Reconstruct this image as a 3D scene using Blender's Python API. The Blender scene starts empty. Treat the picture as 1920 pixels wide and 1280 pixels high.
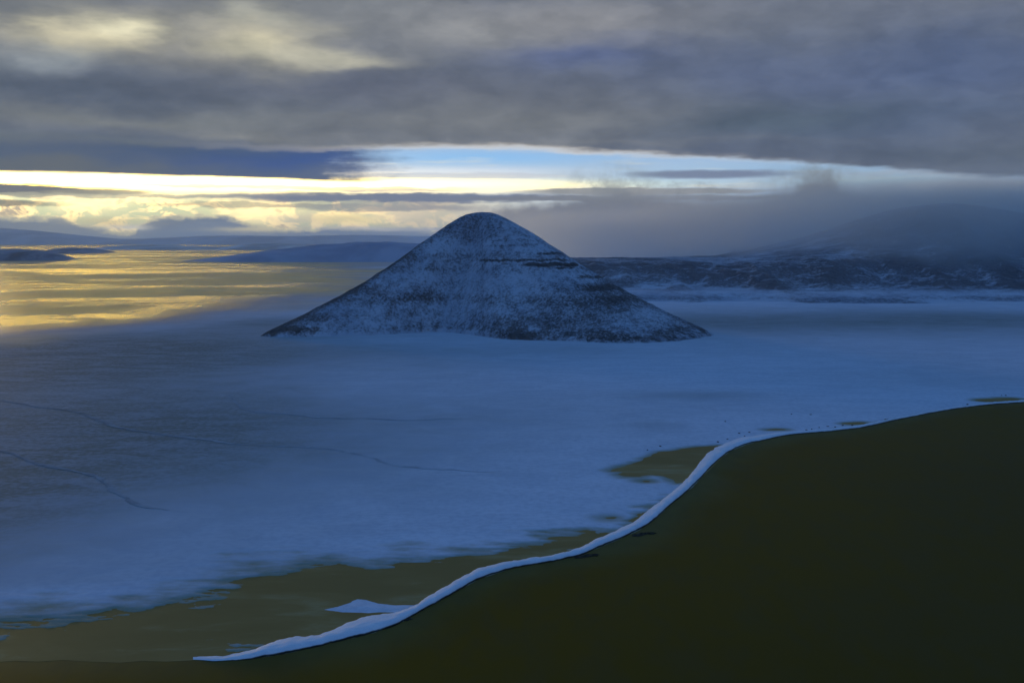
import bpy, math, random
import numpy as np

# ------------------------------------------------------------------ camera
scene = bpy.context.scene
COL = scene.collection
CAM_H = 300.0
FPX = 960 / math.tan(math.radians(25))          # focal length in photo pixels (1920 wide)
HORIZON = 448.0
PITCH = math.atan((640 - HORIZON) / FPX)
cd = bpy.data.cameras.new('camera')
cam = bpy.data.objects.new('camera', cd)
COL.objects.link(cam)
cam.location = (0, 0, CAM_H)
cam.rotation_euler = (math.pi / 2 - PITCH, 0, 0)
cd.sensor_fit = 'HORIZONTAL'
cd.angle = math.radians(50)
cd.clip_start = 1.0
cd.clip_end = 400000.0
scene.camera = cam
CP, SP = math.cos(PITCH), math.sin(PITCH)

scene.view_settings.view_transform = 'Standard'
scene.view_settings.look = 'None'
scene.view_settings.exposure = 0.0
scene.view_settings.gamma = 1.0
scene.cycles.max_bounces = 8
scene.cycles.transparent_max_bounces = 16
scene.cycles.volume_bounces = 3
scene.cycles.volume_step_rate = 1.0
scene.cycles.volume_max_steps = 256


def ray(px, py):
    """direction of the photo's pixel"""
    cx, cy = np.asarray(px, float) - 960, 640 - np.asarray(py, float)
    return cx, FPX * CP + cy * SP, -FPX * SP + cy * CP


def at(px, py, z=0.0):
    """the place on the level z that the photo shows at a pixel"""
    x, y, d = ray(px, py)
    t = (z - CAM_H) / d
    return np.stack([x * t, y * t], -1)


def at_y(px, py, Y):
    """the place at the distance Y that the photo shows at a pixel: x and z"""
    x, y, d = ray(px, py)
    t = Y / y
    return x * t, CAM_H + d * t


def ang(px, py):
    """compass and height angle (degrees) of a pixel, for the sky"""
    x, y, d = ray(px, py)
    return math.degrees(math.atan2(x, y)), math.degrees(math.atan2(d, math.hypot(x, y)))


def lin(c):
    return tuple((v / 255 / 12.92) if v / 255 <= 0.04045 else ((v / 255 + 0.055) / 1.055) ** 2.4 for v in c)


# ------------------------------------------------------------------ node helper
class NT:
    def __init__(self, tree):
        self.t = tree
        tree.nodes.clear()

    def new(self, kind, **kw):
        n = self.t.nodes.new(kind)
        for k, v in kw.items():
            setattr(n, k, v)
        return n

    def put(self, sock, v):
        if isinstance(v, S):
            self.t.links.new(v.s, sock)
        elif isinstance(v, bpy.types.NodeSocket):
            self.t.links.new(v, sock)
        elif isinstance(v, (tuple, list)):
            v = tuple(v)
            if len(sock.default_value) == 4 and len(v) == 3:
                v = v + (1.0,)
            sock.default_value = v
        else:
            try:
                sock.default_value = v
            except TypeError:
                sock.default_value = (v, v, v, 1.0)[:len(sock.default_value)]

    def math(self, op, a, b=None, c=None, clamp=False):
        n = self.new('ShaderNodeMath', operation=op, use_clamp=clamp)
        self.put(n.inputs[0], a)
        if b is not None:
            self.put(n.inputs[1], b)
        if c is not None:
            self.put(n.inputs[2], c)
        return S(self, n.outputs[0])

    def vec(self, x, y=0.0, z=0.0):
        n = self.new('ShaderNodeCombineXYZ')
        for i, v in enumerate((x, y, z)):
            self.put(n.inputs[i], v)
        return S(self, n.outputs[0])

    def sep(self, v):
        n = self.new('ShaderNodeSeparateXYZ')
        self.put(n.inputs[0], v)
        return [S(self, o) for o in n.outputs]

    def noise(self, v, scale=1.0, detail=4.0, rough=0.55, dist=0.0, lac=2.0):
        n = self.new('ShaderNodeTexNoise')
        self.put(n.inputs['Vector'], v)
        n.inputs['Scale'].default_value = scale
        n.inputs['Detail'].default_value = detail
        n.inputs['Roughness'].default_value = rough
        n.inputs['Lacunarity'].default_value = lac
        n.inputs['Distortion'].default_value = dist
        return S(self, n.outputs[0])

    def step(self, v, a, b, lo=0.0, hi=1.0):
        n = self.new('ShaderNodeMapRange', interpolation_type='SMOOTHSTEP', clamp=True)
        for i, x in zip((0, 1, 2, 3, 4), (v, a, b, lo, hi)):
            self.put(n.inputs[i], x)
        return S(self, n.outputs[0])

    def linstep(self, v, a, b, lo=0.0, hi=1.0):
        n = self.new('ShaderNodeMapRange', interpolation_type='LINEAR', clamp=True)
        for i, x in zip((0, 1, 2, 3, 4), (v, a, b, lo, hi)):
            self.put(n.inputs[i], x)
        return S(self, n.outputs[0])

    def mix(self, f, a, b, mode='MIX'):
        n = self.new('ShaderNodeMix', data_type='RGBA', blend_type=mode, clamp_factor=True)
        self.put(n.inputs[0], f)
        self.put(n.inputs[6], a)
        self.put(n.inputs[7], b)
        return S(self, n.outputs[2])

    def attr(self, name):
        n = self.new('ShaderNodeAttribute', attribute_name=name)
        return S(self, n.outputs['Fac'])

    def curve(self, v, pts, lo, hi):
        """piecewise smooth function of v through pts (x, y)"""
        n = self.new('ShaderNodeFloatCurve')
        x0, x1 = pts[0][0], pts[-1][0]
        cm = n.mapping
        c = cm.curves[0]
        ps = [((x - x0) / (x1 - x0), (y - lo) / (hi - lo)) for x, y in pts]
        c.points[0].location = ps[0]
        c.points[1].location = ps[-1]
        for p in ps[1:-1]:
            c.points.new(*p)
        cm.update()
        self.put(n.inputs['Value'], self.linstep(v, x0, x1))
        return S(self, n.outputs[0]) * (hi - lo) + lo


class S:
    """a node socket one can calculate with"""
    def __init__(self, nt, s):
        self.nt, self.s = nt, s

    def _b(self, op, o, r=False):
        return self.nt.math(op, o, self) if r else self.nt.math(op, self, o)

    def __add__(self, o): return self._b('ADD', o)
    def __radd__(self, o): return self._b('ADD', o, True)
    def __sub__(self, o): return self._b('SUBTRACT', o)
    def __rsub__(self, o): return self._b('SUBTRACT', o, True)
    def __mul__(self, o): return self._b('MULTIPLY', o)
    def __rmul__(self, o): return self._b('MULTIPLY', o, True)
    def __truediv__(self, o): return self._b('DIVIDE', o)
    def exp(self): return self.nt.math('EXPONENT', self)
    def max(self, o): return self.nt.math('MAXIMUM', self, o)
    def min(self, o): return self.nt.math('MINIMUM', self, o)
    def abs(self): return self.nt.math('ABSOLUTE', self)


# ------------------------------------------------------------------ world: dusk sky with cloud layers
SUN_AZ, SUN_EL = -30.5, 3.4
world = bpy.data.worlds.new('World')
scene.world = world
world.use_nodes = True


def build_sky():
    nt = NT(world.node_tree)
    tc = nt.new('ShaderNodeTexCoord')
    x, y, z = nt.sep(tc.outputs['Generated'])
    DEG = 57.29578
    A = nt.math('ARCTAN2', x, y) * DEG
    E = nt.math('ARCSINE', z) * DEG
    # turbulence: clouds are drawn out sideways near the horizon
    p1 = nt.vec(A * 0.16, E * 0.55, 3.1)
    p2 = nt.vec(A * 0.16, E * 0.55, 17.7)
    w1 = nt.noise(p1, 1.0, 5, 0.55) - 0.5
    w2 = nt.noise(p2, 1.0, 5, 0.55) - 0.5
    f1 = nt.noise(nt.vec(A * 0.55, E * 2.2, 8.0), 1.0, 5, 0.6) - 0.5
    Aw = A + w1 * 7.0
    Ew = E + w2 * 2.0 + f1 * 0.25
    puff = nt.noise(nt.vec(A * 0.8, E * 1.5, 41.0), 1.0, 6, 0.62) - 0.5     # rounder billows
    puff2 = nt.noise(nt.vec(A * 0.5, E * 1.0, 71.0), 1.0, 6, 0.6) - 0.5
    streak = nt.noise(nt.vec(A * 0.22, E * 3.2, 5.0), 1.0, 5, 0.6) - 0.5

    def blob(px, py, sx, sy, aa=None, ee=None):
        a, e = ang(px, py)
        k = 35.9
        u = ((aa or Aw) - a) * (k / sx)
        v = ((ee or Ew) - e) * (k / sy)
        return (-1.0 * (u * u + v * v)).exp()

    def paint(col, items, aa=None, ee=None, gain=1.0):
        for (px, py, sx, sy, c, m) in items:
            col = nt.mix(blob(px, py, sx, sy, aa, ee) * (m * gain), col, lin(c))
        return col

    def line(pts, default_e=20.0):
        """height angle of a hand-drawn cloud edge as a function of the compass angle"""
        q = [ang(a, b) for a, b in pts]
        return nt.curve(A, q, -2.0, 16.0)

    # --- clear sky: Nishita, brightened by the thin veil the low sun lights
    sk = nt.new('ShaderNodeTexSky', sky_type='NISHITA')
    sk.sun_disc = False
    sk.sun_elevation = math.radians(SUN_EL)
    sk.sun_rotation = math.radians(SUN_AZ)
    sk.air_density = 1.0
    sk.dust_density = 1.0
    sk.ozone_density = 2.0
    nish = nt.new('ShaderNodeVectorMath', operation='SCALE')
    nt.put(nish.inputs[0], sk.outputs[0])
    nish.inputs['Scale'].default_value = 0.10
    nish = S(nt, nish.outputs[0])
    clear = nt.mix(0.85, nish, lin((165, 200, 240)))
    clear = paint(clear, [
        (900, 296, 260, 16, (138, 192, 244), .9),
        (100, 340, 700, 26, (252, 250, 225), .95),
        (60, 385, 500, 38, (222, 232, 205), .95),
        (560, 390, 330, 30, (232, 228, 190), .9),
        (800, 322, 250, 9, (215, 228, 245), .7),
        (700, 345, 420, 12, (225, 232, 235), .9),
        (900, 352, 200, 8, (220, 220, 215), .7),
        (1250, 335, 150, 20, (170, 205, 235), .6),
        (1560, 318, 250, 14, (150, 190, 225), .6),
        (1640, 338, 150, 12, (165, 205, 220), .6),
        (1850, 348, 200, 16, (178, 178, 178), .8),
    ], A, E)
    # thin veils in the slit
    veil = nt.step(streak + 0.1 * f1, 0.02, 0.22)
    clear = nt.mix(veil * 0.55 * blob(500, 350, 1100, 60, A, E), clear, lin((245, 235, 205)))
    clear = nt.mix(blob(1760, 330, 260, 8) * 0.5, clear, lin((170, 172, 178)))

    # --- gold-lit billows low on the left
    cum = nt.noise(nt.vec(A * 0.62, E * 1.25, 33.0), 1.0, 7, 0.62, 0.5)
    lit = nt.mix(nt.step(cum, 0.47, 0.56), lin((158, 178, 164)), lin((252, 238, 188)))
    lit = nt.mix(nt.step(cum, 0.56, 0.66), lit, lin((138, 138, 138)))
    lit = paint(lit, [(480, 396, 60, 28, (255, 246, 200), .85), (165, 378, 55, 18, (252, 246, 205), .7), (650, 408, 60, 12, (250, 234, 172), .85),
                      (770, 402, 80, 22, (196, 190, 178), .8), (890, 395, 110, 30, (158, 158, 158), .9), (560, 412, 60, 14, (158, 162, 168), .7)],
                A + puff * 2.5, E + puff2 * 1.4)
    clear = nt.mix(nt.step(E, ang(400, 352)[1], ang(400, 388)[1]) * nt.step(A, ang(1000, 400)[0], ang(800, 400)[0]) * 0.95, clear, lit)
    glow = blob(150, 385, 850, 70, A, E) * 0.85 + 1.0
    clear = nt.mix(1.0, clear, nt.vec(glow * 1.9 - 0.9, glow * 1.35 - 0.35, glow * 0.62 + 0.38), 'MULTIPLY')

    gap = blob(-60, 335.5, 560, 9, A, E)              # blinding gap just under the dark cloud
    clear = nt.mix(1.0, clear, nt.vec(gap * 32.0 + 1.0, gap * 23.5 + 1.0, gap * 3.2 + 1.0), 'MULTIPLY')

    # --- lens clouds lying in the slit
    def lens(px0, px1, py, th, c, m, col, wob=0.35, soft=0.5):
        a, e = ang((px0 + px1) / 2, py)
        hw = (px1 - px0) / 2 / 35.9
        u = ((A - a) / hw)
        v = (E + f1 * wob + streak * wob * 0.6 - e) * (35.9 / th)
        d = u * u + v * v
        return nt.mix(nt.step(d, 1.0 + soft, 1.0 - soft) * m, col, lin(c))

    slit = clear
    slit = lens(-400, 175, 353, 12, (120, 122, 128), 1.0, slit)
    slit = lens(90, 270, 360, 4, (165, 162, 145), .8, slit)
    slit = lens(-400, 55, 379, 7, (135, 132, 122), .9, slit)
    slit = lens(230, 560, 348, 3.5, (196, 206, 210), .85, slit, 0.3, 0.8)
    slit = lens(-100, 420, 366, 4, (190, 188, 166), .75, slit, 0.5, 0.8)
    slit = lens(500, 860, 355, 4.5, (168, 176, 190), .8, slit, 0.4, 0.8)
    slit = lens(300, 640, 384, 5, (176, 170, 150), .7, slit, 0.6, 0.8)
    slit = lens(560, 900, 388, 8, (150, 152, 158), .8, slit, 0.6, 0.8)
    slit = lens(400, 1120, 371, 9, (112, 124, 150), .97, slit, 0.5, 0.7)
    slit = lens(1190, 1470, 326.5, 8, (122, 134, 160), .95, slit, 0.22, 0.75)
    slit = lens(640, 1040, 329, 6, (205, 212, 222), .6, slit)
    slit = lens(980, 1430, 359, 7, (150, 150, 150), .9, slit)
    slit = lens(880, 1500, 372, 6, (128, 130, 136), .8, slit)

    # --- grey-blue cumulus bank along the horizon on the left
    top = line([(-900, 418), (-300, 410), (0, 410), (110, 408), (165, 424), (215, 431), (255, 433), (270, 412), (330, 404), (410, 404), (440, 409), (480, 420),
                (560, 427), (640, 424), (700, 428), (800, 428), (1000, 428), (2400, 430)])
    d = top + puff2 * 0.9 + puff * 0.5 + f1 * 0.25 - E
    bank = nt.mix(nt.step(d, 0.05, 1.1), lin((138, 152, 172)), lin((104, 132, 172)))
    bank = paint(bank, [(30, 425, 140, 14, (122, 136, 156), .7), (320, 412, 90, 10, (112, 128, 152), .8),
                        (400, 418, 60, 9, (102, 124, 160), .8), (180, 432, 90, 10, (150, 158, 165), .6),
                        (640, 440, 300, 10, (98, 124, 165), .7)])
    rim = nt.step(d, -0.16, 0.05) * nt.step(d, 0.26, 0.04)
    low = nt.mix(nt.step(d, -0.03, 0.1), slit, bank)
    low = nt.mix(rim * 0.75 * blob(330, 420, 480, 60, A, E), low, lin((255, 243, 195)))
    low = paint(low, [(240, 425, 34, 5, (255, 250, 235), 1.0), (200, 415, 60, 7, (250, 232, 175), .7),
                      (470, 432, 60, 5, (250, 236, 190), .8), (640, 410, 50, 9, (250, 236, 180), .8),
                      (700, 428, 100, 4, (215, 215, 215), .8), (830, 430, 60, 4, (190, 195, 210), .7)], A + puff * 1.5, E + puff2 * .5)
    # --- grey bank on the right
    btop = line([(-900, 500), (760, 470), (840, 425), (930, 385), (1050, 366), (1150, 352), (1300, 366), (1420, 368), (1480, 350), (1540, 322),
                 (1590, 350), (1680, 372), (1800, 378), (1920, 374), (2500, 365)])
    wisp = nt.noise(nt.vec(A * 1.1, E * 1.0, 23.0), 1.0, 6, 0.65) - 0.5
    db = btop + wisp * 1.1 + streak * 0.5 - E
    rb = lin((118, 122, 130))
    rb = paint(nt.mix(0.0, rb, rb), [
        (900, 400, 140, 40, (140, 138, 138), .7), (1150, 420, 160, 25, (112, 124, 148), .7), (1250, 450, 200, 30, (122, 128, 138), .7),
        (1120, 350, 110, 18, (150, 155, 158), .6), (1500, 365, 110, 30, (108, 112, 120), .6), (1480, 430, 120, 50, (106, 112, 122), .6),
        (1750, 390, 260, 24, (92, 108, 138), .8), (1750, 440, 260, 60, (66, 92, 134), .85)])
    low = nt.mix(nt.step(db, -0.25, 0.75), low, rb)
    for (px, py, sx, sy, m) in [(1140, 335, 80, 20, .65), (1520, 338, 80, 24, .6), (1535, 322, 36, 16, .4), (1230, 352, 160, 8, .6)]:
        low = nt.mix(blob(px, py, sx, sy, A + puff * 3, E + puff2 * 1.6) * m * nt.step(wisp, -0.25, 0.15), low, lin((128, 136, 140)))

    # --- dark blue cloud on the left under the deck
    bl = line([(-900, 318), (0, 324), (300, 331), (520, 338), (700, 343), (760, 335), (860, 322), (2400, 300)])
    bd = E + f1 * 0.18 + streak * 0.15 - bl
    bc = paint(nt.mix(0.0, lin((80, 98, 126)), lin((80, 98, 126))), [
        (520, 302, 190, 22, (54, 86, 148), .95), (250, 286, 250, 14, (60, 84, 122), .8), (100, 312, 260, 14, (100, 106, 112), .85), (60, 262, 300, 12, (84, 100, 112), .8),
        (350, 334, 250, 9, (108, 112, 126), .6), (680, 325, 80, 16, (110, 122, 152), .7), (60, 275, 200, 18, (92, 102, 116), .5)])
    bright = nt.step(A + puff * 4 + streak * 5, ang(790, 320)[0], ang(610, 320)[0])
    low = nt.mix(nt.step(bd, -0.05, 0.16) * bright, low, bc)

    # --- the great deck overhead
    dl = line([(-900, 255), (0, 262), (250, 266), (430, 276), (560, 282), (620, 280), (760, 277), (960, 277), (1100, 286), (1400, 300), (1600, 314),
               (1800, 328), (1920, 334), (2500, 340)])
    dd = E + f1 * 0.34 + streak * 0.34 + puff * 0.25 - dl
    deck0 = lin((110, 114, 126))
    soft = nt.noise(nt.vec(Aw * 0.12, Ew * 0.30, 2.0), 1.0, 6, 0.55)
    deck = nt.mix(nt.step(soft, 0.3, 0.7), lin((100, 104, 118)), lin((122, 123, 128)))
    deck = paint(deck, [
        (400, 10, 500, 40, (132, 130, 130), .6),
        (1600, 160, 560, 150, (90, 100, 124), .75),
        (1000, 180, 400, 80, (94, 98, 110), .5),
        (1500, 20, 500, 60, (112, 115, 128), .6),
        (1050, 45, 260, 40, (152, 146, 146), .75),
        (60, 110, 110, 34, (146, 150, 156), .8),
        (170, 58, 130, 34, (226, 208, 172), .95),
        (215, 44, 80, 20, (242, 226, 190), .9),
        (30, 15, 70, 26, (108, 110, 116), .8),
        (350, 95, 70, 50, (122, 120, 122), .7),
        (500, 85, 105, 40, (218, 202, 170), .95),
        (600, 108, 130, 16, (206, 194, 170), .9),
        (480, 30, 60, 16, (176, 170, 156), .6),
        (860, 60, 150, 40, (150, 146, 146), .7),
        (150, 175, 420, 36, (84, 92, 108), .9),
        (720, 165, 330, 34, (98, 101, 116), .9),
        (1110, 105, 150, 30, (96, 106, 142), .8),
        (1500, 140, 330, 40, (96, 104, 130), .7),
        (1800, 130, 250, 60, (88, 100, 130), .8),
        (240, 225, 330, 18, (122, 122, 122), .8),
        (430, 253, 160, 10, (142, 138, 134), .6),
        (760, 235, 220, 22, (116, 116, 120), .8),
        (1000, 222, 280, 44, (124, 123, 125), .85),
        (1480, 225, 200, 34, (82, 94, 106), .8),
        (1780, 290, 260, 30, (90, 98, 112), .8),
        (1750, 225, 200, 34, (92, 104, 128), .6),
        (900, 268, 460, 8, (132, 130, 132), .55),
    ])
    # broken, soft-edged structure in the deck
    tex = nt.noise(nt.vec(Aw * 0.30 + puff * 0.7, Ew * 0.62 + puff2 * 0.7, 9.0), 1.0, 4, 0.5)
    deck = nt.mix(1.0, deck, nt.mix(nt.step(tex, 0.25, 0.75), (0.86, 0.88, 0.91), (1.13, 1.13, 1.13)), 'MULTIPLY')
    mott = nt.noise(nt.vec(A * 0.5 + puff * 0.8, E * 1.1 + puff2 * 0.8, 55.0), 1.0, 3, 0.5)
    deck = nt.mix(1.0, deck, nt.mix(nt.step(mott, 0.28, 0.72), (0.91, 0.92, 0.93), (1.08, 1.075, 1.07)), 'MULTIPLY')
    deck = nt.mix(1.0, deck, (0.94, 1.02, 1.05), 'MULTIPLY')
    edge = nt.step(dd, -0.2, 0.02) * nt.step(dd, 0.32, 0.04)
    wd = nt.step(A, ang(640, 280)[0], ang(250, 280)[0])
    sky = nt.mix(nt.step(dd, wd * -0.45 - 0.06, wd * 0.75 + 0.2), low, deck)
    deck_done = 1
    sky = nt.mix(edge * 0.55 * blob(1000, 280, 420, 40, A, E), sky, lin((232, 222, 208)))
    # --- high overhead and behind: thick blue dusk overcast
    over = nt.noise(nt.vec(x * 3.0, y * 3.0, z * 3.0), 1.0, 5, 0.55)
    roof = nt.mix(nt.step(over, 0.3, 0.7), ZEN_A, ZEN_B)
    sky = nt.mix(nt.step(E, 13.5, 26.0), sky, roof)
    back = nt.step(A.abs(), 50.0, 95.0)
    sky = nt.mix(back, sky, nt.mix(nt.step(E, 0.0, 26.0), lin((84, 104, 150)), roof))
    # below the horizon (never seen past the ground)
    sky = nt.mix(nt.step(E, -0.6, -2.5), sky, lin((50, 66, 100)))
    bg = nt.new('ShaderNodeBackground')
    nt.put(bg.inputs[0], sky)
    bg.inputs[1].default_value = 1.0
    out = nt.new('ShaderNodeOutputWorld')
    nt.t.links.new(bg.outputs[0], out.inputs[0])


ZEN_A = (0.036, 0.116, 0.315)
ZEN_B = (0.062, 0.164, 0.40)
build_sky()
world.cycles.sampling_method = 'MANUAL'
world.cycles.sample_map_resolution = 1024

# ------------------------------------------------------------------ the low sun behind the cloud
sl = bpy.data.lights.new('sun', 'SUN')
sun = bpy.data.objects.new('sun', sl)
COL.objects.link(sun)
sl.energy = 0.8
sl.angle = math.radians(10)
sl.color = (1.0, 0.70, 0.30)
sa, se = math.radians(SUN_AZ), math.radians(SUN_EL)
sun.rotation_euler = (math.pi / 2 - se, 0, math.pi - sa)       # lamp's -Z points away from the sun's place in the sky
sun.location = (-3000, 6000, 900)
SKY_ONLY = False


# ------------------------------------------------------------------ numpy helpers
def hash2(ix, iy, seed):
    h = (ix.astype(np.int64) * 374761393 + iy.astype(np.int64) * 668265263 + seed * 1442695041) & 0xFFFFFFFF
    h = ((h ^ (h >> 13)) * 1274126177) & 0xFFFFFFFF
    h = h ^ (h >> 16)
    return h


def perlin(x, y, seed=0):
    x0, y0 = np.floor(x), np.floor(y)
    fx, fy = x - x0, y - y0
    ix, iy = x0.astype(np.int64), y0.astype(np.int64)

    def g(a, b, dx, dy):
        t = hash2(a, b, seed) * (2 * np.pi / 4294967296.0)
        return np.cos(t) * dx + np.sin(t) * dy
    u, v = fx * fx * fx * (fx * (fx * 6 - 15) + 10), fy * fy * fy * (fy * (fy * 6 - 15) + 10)
    a = g(ix, iy, fx, fy) * (1 - u) + g(ix + 1, iy, fx - 1, fy) * u
    b = g(ix, iy + 1, fx, fy - 1) * (1 - u) + g(ix + 1, iy + 1, fx - 1, fy - 1) * u
    return (a * (1 - v) + b * v) * 1.5


def fbm(x, y, scale, oct=4, gain=0.5, seed=0):
    s, a, f, n = 0.0, 1.0, 1.0 / scale, 0.0
    for k in range(oct):
        s = s + a * perlin(x * f, y * f, seed + k * 17)
        n += a
        a *= gain
        f *= 2.03
    return s / n


def sstep(v, a, b):
    t = np.clip((v - a) / (b - a), 0, 1)
    return t * t * (3 - 2 * t)


def sdf_poly(P, poly):
    """signed distance to a polygon, positive outside"""
    poly = np.asarray(poly, float)
    out = np.empty(len(P))
    for i in range(0, len(P), 100000):
        p = P[i:i + 100000]
        d = np.full(len(p), 1e18)
        inside = np.zeros(len(p), bool)
        for a, b in zip(poly, np.roll(poly, -1, 0)):
            e = b - a
            w = p - a
            t = np.clip((w @ e) / max(e @ e, 1e-9), 0, 1)
            q = w - t[:, None] * e
            d = np.minimum(d, (q * q).sum(1))
            c = ((a[1] <= p[:, 1]) != (b[1] <= p[:, 1]))
            with np.errstate(divide='ignore', invalid='ignore'):
                xx = a[0] + (p[:, 1] - a[1]) / (b[1] - a[1] if b[1] != a[1] else 1e-9) * e[0]
            inside ^= c & (p[:, 0] < xx)
        out[i:i + 100000] = np.where(inside, -1, 1) * np.sqrt(d)
    return out


def smooth_line(pts, n):
    """Catmull-Rom through pts, n samples evenly along its length"""
    p = np.asarray(pts, float)
    q = np.vstack([2 * p[0] - p[1], p, 2 * p[-1] - p[-2]])
    out = []
    for i in range(1, len(q) - 2):
        t = np.linspace(0, 1, 24, endpoint=False)[:, None]
        a, b, c, d = q[i - 1], q[i], q[i + 1], q[i + 2]
        out.append(0.5 * (2 * b + (c - a) * t + (2 * a - 5 * b + 4 * c - d) * t ** 2 + (3 * b - a - 3 * c + d) * t ** 3))
    o = np.vstack(out + [p[-1:]])
    s = np.concatenate([[0], np.cumsum(np.linalg.norm(np.diff(o, axis=0), axis=1))])
    u = np.linspace(0, s[-1], n)
    return np.stack([np.interp(u, s, o[:, k]) for k in range(o.shape[1])], -1)


def mesh_grid(name, V, nu, nv, mat, attrs=None, wrap=False, smooth=True):
    """V: (nu*nv, 3) points, index = i*nv + j; one sheet"""
    i = np.arange(nu if wrap else nu - 1)
    j = np.arange(nv - 1)
    I, J = np.meshgrid(i, j, indexing='ij')
    I2 = (I + 1) % nu
    F = np.stack([I * nv + J, I2 * nv + J, I2 * nv + J + 1, I * nv + J + 1], -1).reshape(-1, 4)
    return mesh_quads(name, V, F, mat, attrs, smooth)


def mesh_quads(name, V, F, mat, attrs=None, smooth=True):
    me = bpy.data.meshes.new(name)
    nf, k = F.shape
    me.vertices.add(len(V))
    me.vertices.foreach_set('co', np.asarray(V, np.float32).ravel())
    me.loops.add(nf * k)
    me.loops.foreach_set('vertex_index', F.astype(np.int32).ravel())
    me.polygons.add(nf)
    me.polygons.foreach_set('loop_start', np.arange(0, nf * k, k, dtype=np.int32))
    me.polygons.foreach_set('loop_total', np.full(nf, k, np.int32))
    me.polygons.foreach_set('use_smooth', np.full(nf, smooth, bool))
    for n, v in (attrs or {}).items():
        a = me.attributes.new(n, 'FLOAT', 'POINT')
        a.data.foreach_set('value', np.asarray(v, np.float32))
    me.update(calc_edges=True)
    me.validate()
    me.materials.append(mat)
    o = bpy.data.objects.new(name, me)
    COL.objects.link(o)
    return o


def mesh_poly(name, pts, z, mat):
    me = bpy.data.meshes.new(name)
    me.from_pydata([(p[0], p[1], z) for p in pts], [], [list(range(len(pts)))])
    me.update()
    if me.polygons[0].normal.z < 0:
        me.flip_normals()
    me.materials.append(mat)
    o = bpy.data.objects.new(name, me)
    COL.objects.link(o)
    return o


def tag(o, label, cat, group=None, kind=None):
    o['label'] = label
    o['category'] = cat
    if group:
        o['group'] = group
    if kind:
        o['kind'] = kind
    return o


# ------------------------------------------------------------------ materials
def material(name):
    m = bpy.data.materials.new(name)
    m.use_nodes = True
    return m, NT(m.node_tree)


def finish(nt, color, rough=0.6, spec=0.3, bump=None, bump_d=1.0, bump_s=1.0, ior=1.31, normal=None):
    b = nt.new('ShaderNodeBsdfPrincipled')
    nt.put(b.inputs['Base Color'], color)
    nt.put(b.inputs['Roughness'], rough)
    nt.put(b.inputs['Specular IOR Level'], spec)
    b.inputs['IOR'].default_value = ior
    if bump is not None:
        bn = nt.new('ShaderNodeBump')
        bn.inputs['Distance'].default_value = bump_d
        nt.put(bn.inputs['Strength'], bump_s)
        nt.put(bn.inputs['Height'], bump)
        nt.t.links.new(bn.outputs[0], b.inputs['Normal'])
    o = nt.new('ShaderNodeOutputMaterial')
    nt.t.links.new(b.outputs[0], o.inputs[0])
    return b


def pos(nt, sx=1, sy=1, sz=1):
    g = nt.new('ShaderNodeNewGeometry')
    m = nt.new('ShaderNodeVectorMath', operation='MULTIPLY')
    nt.t.links.new(g.outputs['Position'], m.inputs[0])
    m.inputs[1].default_value = (sx, sy, sz)
    return S(nt, m.outputs[0])


SNOW = (0.76, 0.80, 0.86)


def ground_material():
    m, nt = material('snow_and_ice_ground')
    P = pos(nt)
    big = nt.noise(P, 1 / 700, 5, 0.55, 0.6)
    mid = nt.noise(P, 1 / 90, 6, 0.6, 0.8)
    fine = nt.noise(P, 1 / 9, 4, 0.65)
    drift = nt.noise(pos(nt, 0.5, 1, 1), 1 / 55, 7, 0.66, 0.7)      # wind-drawn drifts
    thin = nt.attr('thin')
    ice = nt.attr('ice')
    shore = nt.attr('shore')
    fresh = nt.attr('fresh')
    # pale snow, mixed darker and greyer where 'thin' is high
    t = thin + (big - 0.5) * 0.55 + (mid - 0.5) * 0.35 + (drift - 0.5) * 0.25
    t = t - fresh * 0.55
    snow = nt.mix(nt.step(t, -0.2, 1.0), SNOW, (0.20, 0.235, 0.20))
    snow = nt.mix(nt.step(drift + (fine - 0.5) * 0.4, 0.38, 0.68) * 0.36, snow, (0.52, 0.58, 0.66))
    snow = nt.mix(nt.step(fine, 0.40, 0.66) * 0.24, snow, (0.42, 0.47, 0.53))
    # slush where the snow thins out to the pools
    s = shore + (mid - 0.5) * 26 + (drift - 0.5) * 26 + (fine - 0.5) * 12
    snow = nt.mix(nt.step(s, 22.0, -2.0) * 0.85, snow, (0.30, 0.29, 0.16))
    # wet lake ice far left, golden sunlight painted into its colour
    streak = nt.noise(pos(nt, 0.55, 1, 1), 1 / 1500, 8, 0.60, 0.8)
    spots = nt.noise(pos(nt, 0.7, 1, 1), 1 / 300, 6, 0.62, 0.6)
    streak = streak + nt.attr('sheen_bias')  # placed offset deciding where the painted gold sheen shows
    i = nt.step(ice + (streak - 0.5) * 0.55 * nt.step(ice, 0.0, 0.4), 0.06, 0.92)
    sunlit_ice_col = nt.mix(nt.step(streak + (spots - 0.5) * 0.6, 0.40, 0.62), (0.10, 0.075, 0.02), (0.62, 0.42, 0.10))
    col = nt.mix(i, snow, sunlit_ice_col)
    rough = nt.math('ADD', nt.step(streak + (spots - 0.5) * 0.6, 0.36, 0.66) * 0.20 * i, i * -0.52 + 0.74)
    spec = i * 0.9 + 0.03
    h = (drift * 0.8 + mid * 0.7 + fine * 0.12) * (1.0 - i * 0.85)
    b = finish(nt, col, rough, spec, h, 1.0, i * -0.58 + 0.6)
    nt.put(b.inputs['Specular Tint'], nt.mix(i, (1, 1, 1), (1.0, 0.74, 0.24)))  # warm sun sheen on the ice put into the specular tint
    return m


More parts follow.
